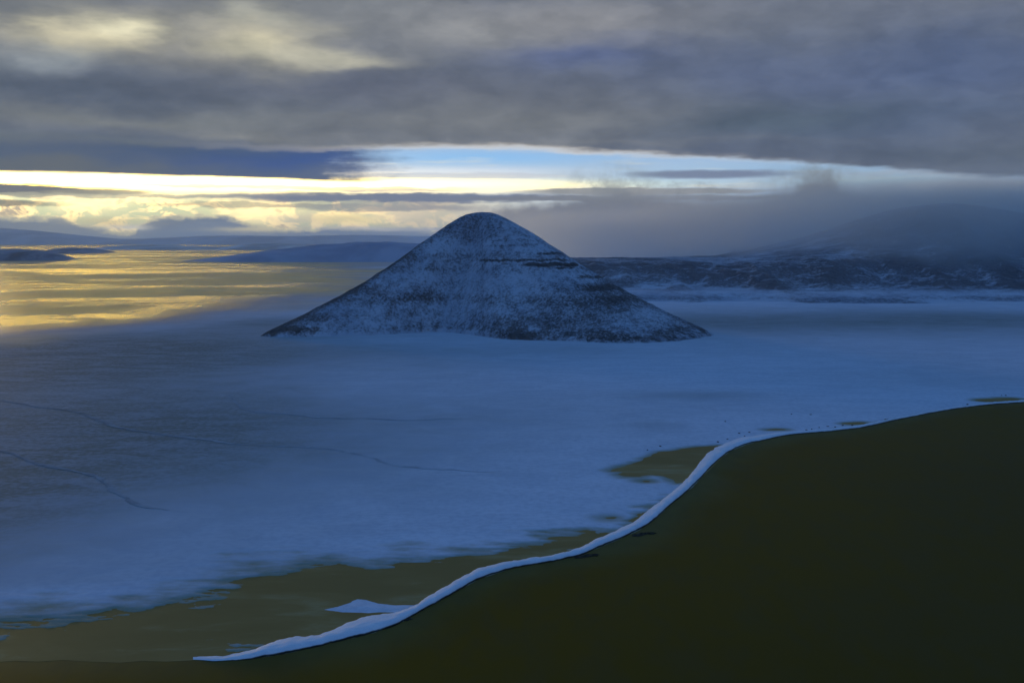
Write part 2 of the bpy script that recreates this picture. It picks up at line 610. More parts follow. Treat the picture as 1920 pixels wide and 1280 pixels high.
def water_material(name, col_a, col_b, rough, spec, wave, scale=40, flow=(1, 1, 1)):
    m, nt = material(name)
    n = nt.noise(pos(nt, *flow), 1 / (scale * 8), 5, 0.6, 0.7)
    r = nt.noise(pos(nt, *flow), 1 / scale, 5, 0.65, 0.4)
    c = nt.mix(nt.step(n + (r - 0.5) * 0.35, 0.32, 0.68), col_a, col_b)
    finish(nt, c, rough, spec, r, wave, 0.5, 1.333)
    return m


def berm_material():
    m, nt = material('packed_shore_snow')
    n = nt.noise(pos(nt), 1 / 14, 5, 0.6)
    f = nt.noise(pos(nt), 1 / 2.5, 4, 0.6)
    foot = nt.attr('foot')                       # dark band along the seaward foot of the ridge
    c = nt.mix(nt.step(n, 0.35, 0.75), (0.93, 0.94, 0.95), (0.78, 0.83, 0.88))
    c = nt.mix(nt.step(f, 0.45, 0.75) * 0.25, c, (0.6, 0.66, 0.72))
    c = nt.mix(nt.step(foot + (n - 0.5) * 0.4, 0.55, 0.8), c, (0.022, 0.020, 0.014))
    finish(nt, c, 0.6, 0.2, n + f * 0.2, 0.8, 0.7)
    return m


def hill_material(name, speck, stretch, base_thr, soft=0.07, gw=0.16, w2=0.35, w3=0.25, rock=(0.040, 0.036, 0.032), rock2=(0.11, 0.09, 0.07), snow=(0.62, 0.64, 0.67)):
    m, nt = material(name)
    P = pos(nt)
    n1 = nt.noise(P, 1 / (speck * 2.2), 6, 0.78)
    n2 = nt.noise(pos(nt, 1, 1, stretch), 1 / (speck * 7), 5, 0.6, 0.5)
    n3 = nt.noise(P, 1 / (speck * 40), 3, 0.55)
    gul = nt.attr('gully')
    bare = nt.attr('bare')
    v = n1 * 0.68 + n2 * w2 + n3 * w3 - 0.06 + (0.60 - w2 - w3) * 0.5 + gul * gw + bare
    k = nt.step(v, base_thr - soft, base_thr + soft)
    rk = nt.mix(nt.step(n2, 0.35, 0.65), rock, rock2)
    sn = nt.mix(nt.step(n3 + (n2 - 0.5) * 0.6, 0.3, 0.7), snow, (snow[0] * .72, snow[1] * .75, snow[2] * .80))
    finish(nt, nt.mix(k, sn, rk), 0.8, 0.1, n1 * 0.6 + n2 * 1.2, speck * 0.45, 0.9)
    return m


# ------------------------------------------------------------------ ground
SHORE_PX = [(-2500, 1290), (-1200, 1262), (-500, 1246), (0, 1239), (200, 1240), (360, 1239), (450, 1237), (530, 1226), (620, 1206), (700, 1186),
            (757, 1164), (800, 1139), (860, 1106), (900, 1084), (960, 1065), (1040, 1051), (1095, 1037), (1150, 1015), (1200, 993), (1235, 967),
            (1262, 940), (1300, 912), (1320, 889), (1340, 868), (1370, 845), (1400, 833), (1430, 825), (1480, 815), (1560, 808), (1620, 800), (1655, 793),
            (1690, 785), (1780, 768), (1860, 758), (1920, 754), (2100, 744), (2600, 730), (3600, 715)]
LAGOON_PX = [(-2200, 1215), (-800, 1205), (-300, 1200), (0, 1186), (60, 1172), (110, 1158), (210, 1142), (290, 1131), (370, 1126), (430, 1110), (470, 1090),
             (520, 1070), (560, 1057), (640, 1056), (690, 1060), (740, 1053), (790, 1048), (850, 1046), (905, 1040), (950, 1030), (1000, 1022), (1035, 1016),
             (1012, 1005), (1060, 1000), (1120, 1000), (1175, 992), (1195, 972), (1212, 950), (1240, 938), (1262, 932),
             (1215, 978), (1150, 1009), (1080, 1033), (960, 1058), (880, 1086), (790, 1140), (700, 1174), (560, 1208), (440, 1230), (360, 1237), (310, 1239.5), (265, 1238), (225, 1241.5), (170, 1239.5), (120, 1236.5), (70, 1239.5), (30, 1238),
             (-10, 1240.5), (-60, 1239), (-500, 1250), (-2400, 1292)]
POND_PX = [(1148, 883), (1165, 877), (1203, 866), (1232, 847), (1262, 845), (1300, 839), (1352, 835), (1350, 848), (1316, 884), (1290, 903), (1268, 906), (1246, 893),
           (1222, 890), (1200, 894), (1170, 893), (1160, 888), (1176, 884)]
SPIT_PX = [(600, 1143), (632, 1136), (655, 1128), (668, 1121), (690, 1123), (710, 1129), (740, 1133), (775, 1133), (800, 1128), (790, 1146), (760, 1150), (722, 1148), (690, 1150), (640, 1148)]
SMALL_PX = [(1872, 750, 40, 3.6), (1602, 793.5, 20, 2.0), (1456, 805, 15, 1.1), (1146, 970.5, 8, 1.2), (1212, 902, 5, 1.0)]

shore_g = at(*np.array(SHORE_PX, float).T)
sea_poly = np.vstack([shore_g, [(16000, shore_g[-1][1]), (16000, -6000), (-6000, -6000), (-6000, shore_g[0][1])]])
lagoon_g = at(*np.array([(x, y + (16 if x < 370 and y > 1230 else 0)) for x, y in LAGOON_PX], float).T)
pond_g = at(*np.array(POND_PX, float).T)
spit_g = at(*np.array(SPIT_PX, float).T)


def ellipse_px(cx, cy, rx, ry, n=28, wob=0.25, seed=1):
    rng = np.random.RandomState(seed)
    t = np.linspace(0, 2 * np.pi, n, endpoint=False)
    k = 1 + wob * (np.sin(t * 2 + rng.rand() * 6) * .5 + np.sin(t * 3 + rng.rand() * 6) * .5)
    return at(cx + rx * k * np.cos(t), cy + ry * k * np.sin(t))


small_g = [ellipse_px(*p, seed=i) for i, p in enumerate(SMALL_PX)]


def blobs(P, items):
    """soft patches given as (pixel x, y, half width px, half height px, amount) laid on the plain"""
    v = np.zeros(len(P))
    for (px, py, sx, sy, m) in items:
        c = at(px, py)
        w = abs(at(px + sx, py)[0] - c[0])
        hgt = abs(at(px, max(py - sy, HORIZON + 6))[1] - at(px, py + sy)[1]) / 2
        v += m * np.exp(-((P[:, 0] - c[0]) / w) ** 2 - ((P[:, 1] - c[1]) / hgt) ** 2)
    return v


def build_ground():
    az = np.concatenate([np.arange(-180, -33, 3.0), np.linspace(-33, 33, 1300), np.arange(36, 180.1, 3.0)])[:-1]
    dep = np.concatenate([[89.9, 80, 70, 60, 50, 42, 36, 32, 29, 27], np.linspace(25.5, 0.6, 760), [0.5, 0.4, 0.3, 0.215]])
    r = CAM_H / np.tan(np.radians(dep))
    A, R = np.meshgrid(np.radians(az), r, indexing='ij')
    X, Y = (R * np.sin(A)).ravel(), (R * np.cos(A)).ravel()
    P = np.stack([X, Y], -1)
    near = (np.hypot(X, Y) < 6000)
    dW = np.full(len(P), 500.0)
    Q = P[near]
    qn = fbm(Q[:, 0] * 0.55, Q[:, 1], 70, 5, 0.58, 3)
    qs = fbm(Q[:, 0] * 0.35, Q[:, 1], 17, 5, 0.62, 9)
    dsea = sdf_poly(Q, sea_poly)
    left = sstep(Q[:, 0], 100, -250)
    dl = sdf_poly(Q, lagoon_g) + qn * (26 + 26 * left) + qs * (26 + 24 * left) + 3
    dp = sdf_poly(Q, pond_g) + qn * 9 + qs * 5
    d = np.minimum(dl, dp)
    for i, s in enumerate(small_g):
        d = np.minimum(d, sdf_poly(Q, s) + qs * 3)
    d = np.maximum(d, -(sdf_poly(Q, spit_g) + qs * 3))
    d = np.minimum(d, dsea + qs * 1.2)
    dW[near] = np.clip(d, -500, 500)
    spit = np.zeros(len(P))
    spit[near] = sstep(-sdf_poly(Q, spit_g), -1, 4) * 60
    und = fbm(X, Y, 900, 3, 0.5, 21) * 0.25
    soft = np.where(dW > 0, dW * (1 - 0.7 * sstep(X, 200, -200)), dW)
    Z = np.clip(dW * 0.035, -1.2, 0.7) + 0.35 * sstep(dW, 10, 100) + np.maximum(und, -0.2) * sstep(dW, 40, 300)
    Z -= 0.0
    # a broad apron that lifts towards the foot of the cone
    # lake ice on the far left, the area painted as sunlit gold
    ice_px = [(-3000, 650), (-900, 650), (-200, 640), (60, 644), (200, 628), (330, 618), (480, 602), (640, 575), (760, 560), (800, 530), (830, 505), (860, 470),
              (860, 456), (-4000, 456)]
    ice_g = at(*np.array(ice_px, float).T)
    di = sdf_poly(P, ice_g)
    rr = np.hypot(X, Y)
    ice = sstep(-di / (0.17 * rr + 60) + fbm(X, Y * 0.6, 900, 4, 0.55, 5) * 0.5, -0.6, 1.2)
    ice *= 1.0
    thin = blobs(P, [(20, 730, 480, 110, .68), (150, 650, 560, 40, .75), (520, 605, 160, 14, .5), (-60, 940, 420, 190, .62), (300, 810, 380, 70, .28), (1800, 690, 300, 40, .1),  # patches where the snow is coloured darker and greyer
                     (1320, 742, 160, 10, .35), (1240, 800, 60, 14, .25), (1300, 615, 260, 25, .25), (1700, 600, 600, 24, .75),
                     (700, 800, 560, 90, .30), (850, 920, 160, 18, .14), (1000, 660, 300, 14, .25), (840, 690, 260, 16, .14)])
    fresh = blobs(P, [(1100, 960, 300, 70, .55), (1500, 800, 260, 26, .45), (1150, 860, 240, 50, .3), (850, 1030, 240, 30, .5), (1750, 745, 220, 18, .35),
                      (300, 1110, 160, 16, .45), (90, 1120, 140, 18, .4), (1000, 720, 500, 60, .12), (690, 1138, 70, 12, .6)])
    sheen_bias = blobs(P, [(40, 606, 190, 18, -.09), (260, 583, 240, 13, -.08), (470, 562, 190, 9, -.07), (150, 540, 300, 5, .05), (600, 520, 160, 5, .04)])  # shifts ice colour and roughness, placed to shape the gold sheen
    V = np.stack([X, Y, Z], -1)
    g = mesh_grid('ground', V, len(az), len(r), ground_material(), {'shore': soft + spit, 'ice': ice, 'thin': thin, 'fresh': fresh, 'sheen_bias': sheen_bias}, wrap=True)
    tag(g, 'broad snow and ice covered coastal plain around the cone hill', 'ground', kind='structure')
    return g


# ------------------------------------------------------------------ the cone hill
SIL = np.array([(485, 631), (500, 622), (530, 608), (560, 594), (600, 574), (640, 553), (680, 532), (720, 507), (760, 478), (790, 456), (815, 438), (840, 421),
                (860, 409), (875, 402), (890, 399), (905, 398.5), (920, 400), (935, 405), (955, 415), (980, 429), (1000, 442), (1030, 462), (1060, 480),
                (1085, 497), (1110, 513), (1140, 531), (1170, 547), (1200, 563), (1235, 581), (1270, 598), (1300, 612), (1322, 623), (1336, 630)], float)


def build_hill():
    YP = 3880.0
    xp, zp = at_y(903, 398.5, YP)
    peak = np.array([xp, YP])
    front = at(*np.array([(485, 631), (520, 632.5), (600, 631.5), (700, 629), (770, 625), (830, 623), (880, 628), (940, 636), (1000, 639), (1060, 640), (1120, 643),
                          (1180, 644), (1240, 642), (1290, 638), (1336, 630)], float).T)
    cl, cr = front[0], front[-1]
    back = np.array([cr + (10, 90), cr + (-60, 330), cr + (-200, 620), (150, 4560), (-220, 4600), cl + (330, 800), cl + (110, 420), cl + (10, 110)])
    foot = smooth_line(np.vstack([front, back, front[:1]]), 1600)

    nth, nr = 1100, 300
    th = np.linspace(-np.pi, np.pi, nth, endpoint=False)
    rel = foot - peak
    fa = np.arctan2(rel[:, 1], rel[:, 0])
    o = np.argsort(fa)
    fr = np.hypot(rel[:, 0], rel[:, 1])
    Rth = np.interp(th, fa[o], fr[o], period=2 * np.pi)
    Rth = Rth * (1 + 0.022 * fbm(np.cos(th) * 40, np.sin(th) * 40, 1.6, 4, 0.6, 77))

    def prof(corner):
        t = np.linspace(0, 1, 200)
        p = peak + t[:, None] * (corner - peak)
        # pixel column of each place on the ridge, then its height from the skyline
        cxw = p[:, 0]
        z = np.full(len(t), 150.0)
        for _ in range(8):
            dx, dy, dz = cxw, p[:, 1], z - CAM_H
            f = dy * CP - dz * SP
            px = 960 + FPX * dx / f
            py = np.interp(px, SIL[:, 0], SIL[:, 1])
            z = at_y(px, py, p[:, 1])[1]
        return t, np.maximum(z, 0)
    t, zl = prof(cl)
    _, zr = prof(cr)
    al = math.atan2(*(cl - peak)[::-1])
    ar = math.atan2(*(cr - peak)[::-1])
    T = np.linspace(0, 1, nr) ** 0.9
    TT, RR = np.meshgrid(th, T, indexing='ij')
    # how much each direction follows the left or the right ridge profile
    dl = np.abs(np.angle(np.exp(1j * (TT - al))))
    dr = np.abs(np.angle(np.exp(1j * (TT - ar))))
    w = dl / (dl + dr)
    Z = np.interp(RR, t, zl) * (1 - w) + np.interp(RR, t, zr) * w
    D = RR * Rth[:, None]
    X = peak[0] + D * np.cos(TT)
    Y = peak[1] + D * np.sin(TT)
    x, y = X.ravel(), Y.ravel()
    inner = np.sin(np.pi * np.clip(RR, 0, 1)) ** 0.8
    # gullies run downhill
    g = fbm(TT.ravel() * 16 + fbm(x, y, 130, 2, 0.5, 61) * 1.3, RR.ravel() * 1.4, 1.0, 5, 0.62, 31).reshape(X.shape)
    n = fbm(x, y, 60, 5, 0.6, 41).reshape(X.shape)
    Z = Z + inner * (g * 7.0 * np.clip(RR * 2.2, 0, 1) + n * 4.0)
    # rock ledge on the right shoulder and fainter ones above and below
    led = np.zeros_like(Z)
    bare = np.zeros_like(Z)
    f = Y * CP - (Z - CAM_H) * SP
    PX = 960 + FPX * X / f
    PY = 640 - FPX * ((Z - CAM_H) * CP + Y * SP) / f
    face = (np.sin(TT) < 0.25)
    for (x0, x1, yy, hgt, m) in [(985, 1082, 497, 2.4, .42), (900, 1060, 489, 2.0, .16), (1040, 1075, 503, 1.2, .2), (920, 1010, 462, 2.0, .08), (1010, 1050, 478, 1.6, .2),
                                 (1080, 1160, 520, 2.5, .16)]:
        s = sstep(PX, x0 - 14, x0 + 14) * (1 - sstep(PX, x1 - 5, x1 + 5)) * face
        zz = PY + fbm(x, y, 40, 3, 0.5, 71).reshape(X.shape) * 3.0 - yy
        led += s * sstep(-zz, -hgt, hgt) * hgt * 1.2
        bare += m * s * np.exp(-(zz / hgt) ** 2)
    Z = Z + led * 0.6
    for (px, py, sx, sy, m) in [(1128, 540, 34, 8, .22), (1160, 560, 30, 9, .14), (1140, 584, 40, 8, .08), (1185, 578, 26, 8, .09), (1180, 636, 110, 7, .15), (1130, 624, 50, 9, .10),
                                (1270, 615, 50, 16, .14), (1000, 600, 120, 24, .06), (975, 630, 40, 10, .2), (800, 555, 26, 14, .12), (760, 570, 40, 16, .08),
                                (720, 600, 60, 20, .06), (690, 545, 40, 12, .1), (540, 618, 50, 10, .20), (590, 598, 40, 8, .12), (1100, 560, 90, 30, .10), (1050, 610, 120, 30, .08),
                                (890, 420, 60, 26, .04), (840, 430, 26, 14, .06), (900, 590, 70, 30, -.02), (960, 540, 50, 30, -.04), (700, 610, 40, 14, -.04), (880, 545, 14, 40, -.05), (850, 580, 16, 40, -.05), (840, 622, 60, 6, -.10),
                               (910, 560, 90, 26, .05), (860, 500, 40, 26, .05), (930, 610, 60, 14, .06)]:
        bare += 0.72 * m * np.exp(-((PX - px) / sx) ** 2 - ((PY - py) / sy) ** 2) * face
    # faint level beds of rock
    zb = Z + fbm(x, y, 180, 3, 0.5, 88).reshape(X.shape) * 9
    bare += (0.018 * np.sin(zb / 7.5) + 0.018 * np.sin(zb / 17.0 + 1)) * sstep(RR, 0.12, 0.4)
    # wind-swept left ridge: bare strip
    da = np.angle(np.exp(1j * (TT - al)))
    bare += 0.16 * np.exp(-((da * D + 6) / (14 + 26 * RR)) ** 2) * sstep(RR, 0.06, 0.4)
    dra = np.angle(np.exp(1j * (TT - ar)))
    bare += 0.06 * np.exp(-((dra * D) / 40) ** 2) * sstep(RR, 0.2, 0.5)
    bare += 0.14 * fbm(x, y, 34, 4, 0.6, 93).reshape(X.shape) * sstep(RR, 0.8, 0.97) - 0.05 * sstep(RR, 0.95, 1.0)
    Z = Z * 1.0 - 2.0 * sstep(RR, 0.97, 1.0) + 0.6
    V = np.stack([X, Y, Z], -1).reshape(-1, 3)
    mat = hill_material('snow_dusted_scree', 3.9, 1.0, 0.632, 0.12, 0.07, 0.26, 0.10, rock=(0.045, 0.045, 0.047), rock2=(0.11, 0.105, 0.10), snow=(0.56, 0.60, 0.65))
    h = mesh_grid('hill', V, nth, nr, mat, {'gully': g.ravel(), 'bare': bare.ravel()}, wrap=True)
    tag(h, 'dark cone shaped hill dusted with snow standing alone on the plain', 'hill', kind='structure')
    return h


# ------------------------------------------------------------------ hills far away
def build_range():
    """plateau hills on the right whose tops go into the cloud"""
    nx, ny = 760, 300
    xs = np.linspace(-300, 6800, nx)
    ys = 4700 + (np.linspace(0, 1, ny) ** 1.5) * 8000
    X, Y = np.meshgrid(xs, ys, indexing='ij')
    x, y = X.ravel(), Y.ravel()
    wob = fbm(x, x * 0 + 3, 700, 3, 0.5, 5).reshape(X.shape) * 220
    n1 = fbm(x, y, 900, 4, 0.5, 15).reshape(X.shape)
    n2 = fbm(x, y, 160, 5, 0.6, 25).reshape(X.shape)
    spur = fbm(x + n2.ravel() * 60, y * 0.25, 330, 4, 0.55, 35).reshape(X.shape)
    d = Y - 5120 - wob - 200 * sstep(X, 900, 400)
    back_end = 8300 + 4200 * sstep(X, 1500, 2700)
    apron = 22 * sstep(d, 0, 500) + 14 * sstep(d + spur * 200, 60, 240)
    bluff = 126 * sstep(d + spur * 300, 560, 1700)
    lift = 90 * sstep(X, 1300, 2900) * sstep(d, 900, 2600)
    dome = 300 * np.exp(-((X - 3200) / 900) ** 2 - ((Y - 8300) / 1100) ** 2)
    dome += 120 * np.exp(-((X - 4600) / 900) ** 2 - ((Y - 8800) / 1100) ** 2)
    Z = apron + bluff + lift + dome + (n1 * 16 + n2 * 9) * sstep(d, 300, 1400) + spur * 22 * sstep(d, 300, 900) * (1 - 0.6 * sstep(d, 1600, 2400))
    Z = Z * sstep(Y, back_end + 900, back_end) * sstep(X, -300, 350) * sstep(X, 6800, 6200) * sstep(Y, 12700, 11500) * sstep(d, -20, 60) - 3 * (1 - sstep(d, -20, 40))
    slope = np.hypot(*np.gradient(Z, xs, axis=0)[None], 0) if False else np.gradient(Z, axis=1) / np.gradient(Y, axis=1)
    bare = 0.16 * sstep(slope, 0.0, 0.20) + 0.03 + 0.05 * sstep(d, 900, 1500) - 0.12 * sstep(d, 560, 250)
    V = np.stack([X, Y, Z], -1).reshape(-1, 3)
    mat = hill_material('snowy_rock_bluffs', 7.0, 0.35, 0.66, 0.17, rock=(0.07, 0.075, 0.085), rock2=(0.14, 0.14, 0.15), snow=(0.62, 0.66, 0.72))
    o = mesh_grid('hills', V, nx, ny, mat, {'gully': spur.ravel(), 'bare': bare.ravel()})
    tag(o, 'long range of snowy rock bluffs with tops lost in low cloud', 'hills', kind='structure')


def far_material(name, a, b, scale):
    m, nt = material(name)
    n = nt.noise(pos(nt, 1, 0.5, 1.5), 1 / scale, 6, 0.62, 0.6)
    finish(nt, nt.mix(nt.step(n, 0.36, 0.62), a, b), 0.9, 0.05)
    return m


def mound(name, prof, foot_px, depth, mat, label, cat, seed):
    """a far ridge: skyline pixels (x, y) at the distance where its foot meets the plain"""
    prof = np.array(prof, float)
    Yf = at(960, foot_px)[1]
    Yc = Yf + depth * 0.5
    xx, zz = at_y(prof[:, 0], prof[:, 1], Yc)
    nx, ny = 220, 60
    xs = np.linspace(xx[0], xx[-1], nx)
    top = np.maximum(np.interp(xs, xx, zz), 0)
    k = np.ones(9) / 9
    top = np.convolve(np.pad(top, 4, mode='edge'), k, 'valid')
    v = np.linspace(0, 1, ny)
    X, Vv = np.meshgrid(xs, v, indexing='ij')
    endt = np.sin(np.pi * np.clip((X - xs[0]) / (xs[-1] - xs[0]), 0, 1)) ** 0.35
    Y = Yc + (Vv - 0.5) * depth * (0.25 + 0.75 * endt)
    n = fbm(X.ravel(), Y.ravel(), (xs[-1] - xs[0]) / 14, 5, 0.55, seed).reshape(X.shape)
    w = np.sin(np.pi * Vv) ** 1.1
    Z = top[:, None] * w + n * top[:, None] * 0.10 * w - 2
    o = mesh_grid(name, np.stack([X, Y, Z], -1).reshape(-1, 3), nx, ny, mat)
    tag(o, label, cat, kind='structure')
    return o


def build_far():
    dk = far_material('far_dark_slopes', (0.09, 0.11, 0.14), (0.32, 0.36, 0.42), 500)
    bl = far_material('far_hazed_slopes', (0.24, 0.31, 0.42), (0.38, 0.45, 0.55), 900)  # distance haze put into the slopes as a paler, bluer colour
    mt = far_material('far_mountain_hazed_snow', (0.42, 0.50, 0.58), (0.66, 0.72, 0.78), 3000)  # snow, with the blue of distance haze added to its colour
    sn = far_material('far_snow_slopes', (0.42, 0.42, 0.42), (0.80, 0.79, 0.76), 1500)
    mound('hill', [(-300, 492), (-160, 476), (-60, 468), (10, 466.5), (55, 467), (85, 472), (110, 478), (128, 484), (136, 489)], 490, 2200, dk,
          'low dark hill at the far shore of the gold-lit ice, nearest the picture edge', 'hill', 3)
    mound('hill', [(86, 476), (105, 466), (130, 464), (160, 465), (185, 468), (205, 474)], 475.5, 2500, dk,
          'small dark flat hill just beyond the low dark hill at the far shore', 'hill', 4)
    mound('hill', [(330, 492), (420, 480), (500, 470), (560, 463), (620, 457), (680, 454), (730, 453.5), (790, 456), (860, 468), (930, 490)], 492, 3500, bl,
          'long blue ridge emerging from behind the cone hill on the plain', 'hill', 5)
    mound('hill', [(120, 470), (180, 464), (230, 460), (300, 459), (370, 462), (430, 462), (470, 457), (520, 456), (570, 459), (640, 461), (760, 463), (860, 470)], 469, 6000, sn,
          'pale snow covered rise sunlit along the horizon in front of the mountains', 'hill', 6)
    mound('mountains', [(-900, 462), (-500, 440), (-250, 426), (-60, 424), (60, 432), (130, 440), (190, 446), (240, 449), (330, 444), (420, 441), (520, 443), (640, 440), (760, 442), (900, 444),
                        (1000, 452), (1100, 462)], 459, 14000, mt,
          'faint blue mountains along the horizon below the gold edged clouds', 'mountains', 7)


# ------------------------------------------------------------------ shore
BERM_TOP_PX = [(362, 1230), (400, 1228), (450, 1220), (500, 1207), (540, 1196), (590, 1190), (620, 1180), (650, 1166), (680, 1156), (700, 1151), (740, 1148),
               (775, 1137), (800, 1120), (830, 1101), (860, 1084), (900, 1064), (960, 1051), (1040, 1038), (1090, 1024), (1130, 1004), (1180, 982), (1220, 952), (1250, 928), (1285, 898),
               (1305, 874), (1322, 852), (1345, 836), (1380, 822), (1420, 815), (1480, 809), (1560, 803.5), (1620, 795.5), (1690, 781.5), (1780, 765), (1860, 755), (1920, 751), (2100, 741), (2600, 727.5)]
BERM_SEA_PX = [(362, 1236), (400, 1239), (450, 1237.5), (500, 1231), (540, 1224), (590, 1214), (620, 1206), (650, 1199), (680, 1192), (700, 1186), (740, 1173),
               (775, 1154), (800, 1140), (830, 1124), (860, 1107), (900, 1085), (960, 1066), (1040, 1052), (1090, 1040), (1130, 1023), (1180, 1002), (1220, 980), (1250, 953), (1285, 924),
               (1313, 897), (1338, 871), (1366, 848), (1396, 834), (1430, 826), (1482, 815.5), (1560, 808.5), (1622, 800.5), (1690, 785.5), (1780, 768.5), (1860, 758.5), (1920, 754.5), (2100, 744.5), (2600, 730.5)]


def build_berm():
    n, m = 1100, 22
    ix = np.linspace(0, 1, len(BERM_TOP_PX))
    a = at(*np.array(BERM_TOP_PX, float).T)
    b = at(*np.array(BERM_SEA_PX, float).T)
    # same parameter on both edges
    both = smooth_line(np.hstack([a, b]), n)
    a, b = both[:, :2].copy(), both[:, 2:].copy()
    s = np.concatenate([[0], np.cumsum(np.linalg.norm(np.diff(b, axis=0), axis=1))])
    e = b - a
    wid = np.linalg.norm(e, axis=1)
    u = e / wid[:, None]
    b += u * (fbm(s, s * 0, 24, 5, 0.66, 4) * np.minimum(3.4, wid * .25))[:, None]
    a += u * (fbm(s, s * 0 + 50, 34, 5, 0.68, 8) * np.minimum(11.0, wid * .48))[:, None]
    v = np.linspace(0, 1, m)
    P = a[:, None] + (b - a)[:, None] * v[None, :, None]
    wid = np.linalg.norm(b - a, axis=1)
    hgt = np.clip(wid * 0.16, 0.8, 3.6) * (1 + 0.25 * fbm(s, s * 0 + 9, 60, 3, 0.5, 2))
    hgt *= sstep(s, -5, 60) * 0.75 + 0.25
    shape = np.interp(v, [0, .12, .35, .55, .75, .88, .94, 1.0], [-.15, .22, .62, .9, 1.0, .86, .45, -.2])
    Z = hgt[:, None] * shape[None] + 1.1 * fbm(P[..., 0].ravel(), P[..., 1].ravel(), 11, 5, 0.62, 6).reshape(n, m) * np.sin(np.pi * v)[None]
    foot = np.tile(sstep(v, 0.86, 1.0), (n, 1))
    V = np.concatenate([P, Z[..., None]], -1).reshape(-1, 3)
    o = mesh_grid('snow_ridge', V, n, m, berm_material(), {'foot': foot.ravel()})
    tag(o, 'pale blue snow ridge winding along the edge of the dark sea', 'snow ridge', kind='thing')
    return o


def slab(px, py, w, d, hgt, rot, mat, label, seed, group):
    """dark slab of sea ice lying in the water off the ridge"""
    rng = np.random.RandomState(seed)
    n = 26
    t = np.linspace(0, 2 * np.pi, n, endpoint=False)
    rad = 1 + 0.22 * np.sin(2 * t + rng.rand() * 6) + 0.16 * np.sin(5 * t + rng.rand() * 6) + 0.12 * rng.randn(n)
    rings = [(1.0, -0.4), (1.0, 0.15), (0.9, 0.55), (0.62, 0.85), (0.3, 1.0), (0.02, 0.95)]
    V = []
    c = at(px, py)
    for k, (q, z) in enumerate(rings):
        for i in range(n):
            lx, ly = q * rad[i] * w * math.cos(t[i]), q * rad[i] * d * math.sin(t[i])
            V.append((c[0] + lx * math.cos(rot) - ly * math.sin(rot), c[1] + lx * math.sin(rot) + ly * math.cos(rot),
                      z * hgt * (1 + 0.25 * rng.randn() * (0 < k < 5))))
    nv = len(rings)
    V = np.array(V).reshape(nv, n, 3).transpose(1, 0, 2).reshape(-1, 3)
    o = mesh_grid('ice_slab', V, n, nv, mat, wrap=True, smooth=False)
    tag(o, label, 'ice slab', group, 'thing')
    return o


def build_tracks():
    m, nt = material('refrozen_crack_ice')
    n = nt.noise(pos(nt), 1 / 35, 5, 0.65)
    xx = nt.sep(pos(nt))[0]
    k = nt.linstep(xx, -750, -50)
    finish(nt, nt.mix(nt.step(n, 0.3, 0.7), nt.mix(k, (0.18, 0.22, 0.22), (0.38, 0.43, 0.47)), nt.mix(k, (0.32, 0.37, 0.38), (0.56, 0.62, 0.66))), 0.8, 0.03)
    lines = [
        ([(-120, 748), (0, 752), (60, 762), (110, 768), (150, 775), (190, 789), (215, 800), (260, 808), (310, 816), (370, 823), (430, 832), (490, 836), (560, 839), (620, 842), (660, 852),
          (700, 860), (740, 873), (790, 878), (840, 881), (900, 885), (960, 888), (1010, 890)], 4.0, 'long dark crack curving across the middle of the snow plain'),
        ([(-80, 838), (0, 846), (40, 858), (70, 870), (110, 878), (145, 885), (180, 896), (205, 918), (235, 934), (270, 950), (310, 958), (350, 962)], 3.4,
         'dark wavering crack nearest the brown lagoon, ending on open snow'),
        ([(430, 740), (440, 755), (460, 768), (490, 774), (530, 776), (580, 782), (640, 785), (700, 786), (760, 789), (840, 786), (930, 786)], 3.6,
         'short hooked crack in the snow between the cone hill and the long crack'),
        ([(-100, 672), (0, 669), (80, 666), (200, 660), (270, 656), (340, 650), (430, 646)], 4.0, 'straight dark crack along the edge of the gold-lit ice'),
    ]
    for px, w, label in lines:
        c = smooth_line(at(*np.array(px, float).T), 260)
        t = np.gradient(c, axis=0)
        t /= np.linalg.norm(t, axis=1)[:, None]
        nrm = np.stack([-t[:, 1], t[:, 0]], -1)
        s = np.arange(len(c)) * 4.0
        j = fbm(c[:, 0], c[:, 1], 60, 4, 0.6, 11)
        ww = w * 1.5 * (0.7 + 2.2 * fbm(s, s * 0, 120, 4, 0.55, 3)).clip(0.05, 2.2) * np.sin(np.linspace(0.02, np.pi - 0.02, len(c))) ** 0.5
        c = c + nrm * (j * 9)[:, None]
        L, R = c + nrm * ww[:, None], c - nrm * ww[:, None]
        V = np.stack([np.concatenate([L, np.full((len(c), 1), 1.32)], 1), np.concatenate([c, np.full((len(c), 1), 1.36)], 1),
                      np.concatenate([R, np.full((len(c), 1), 1.32)], 1)], 1).reshape(-1, 3)
        o = mesh_grid('ice_crack', V, len(c), 3, m)
        tag(o, label, 'crack', 'cracks in the snow plain', 'structure')


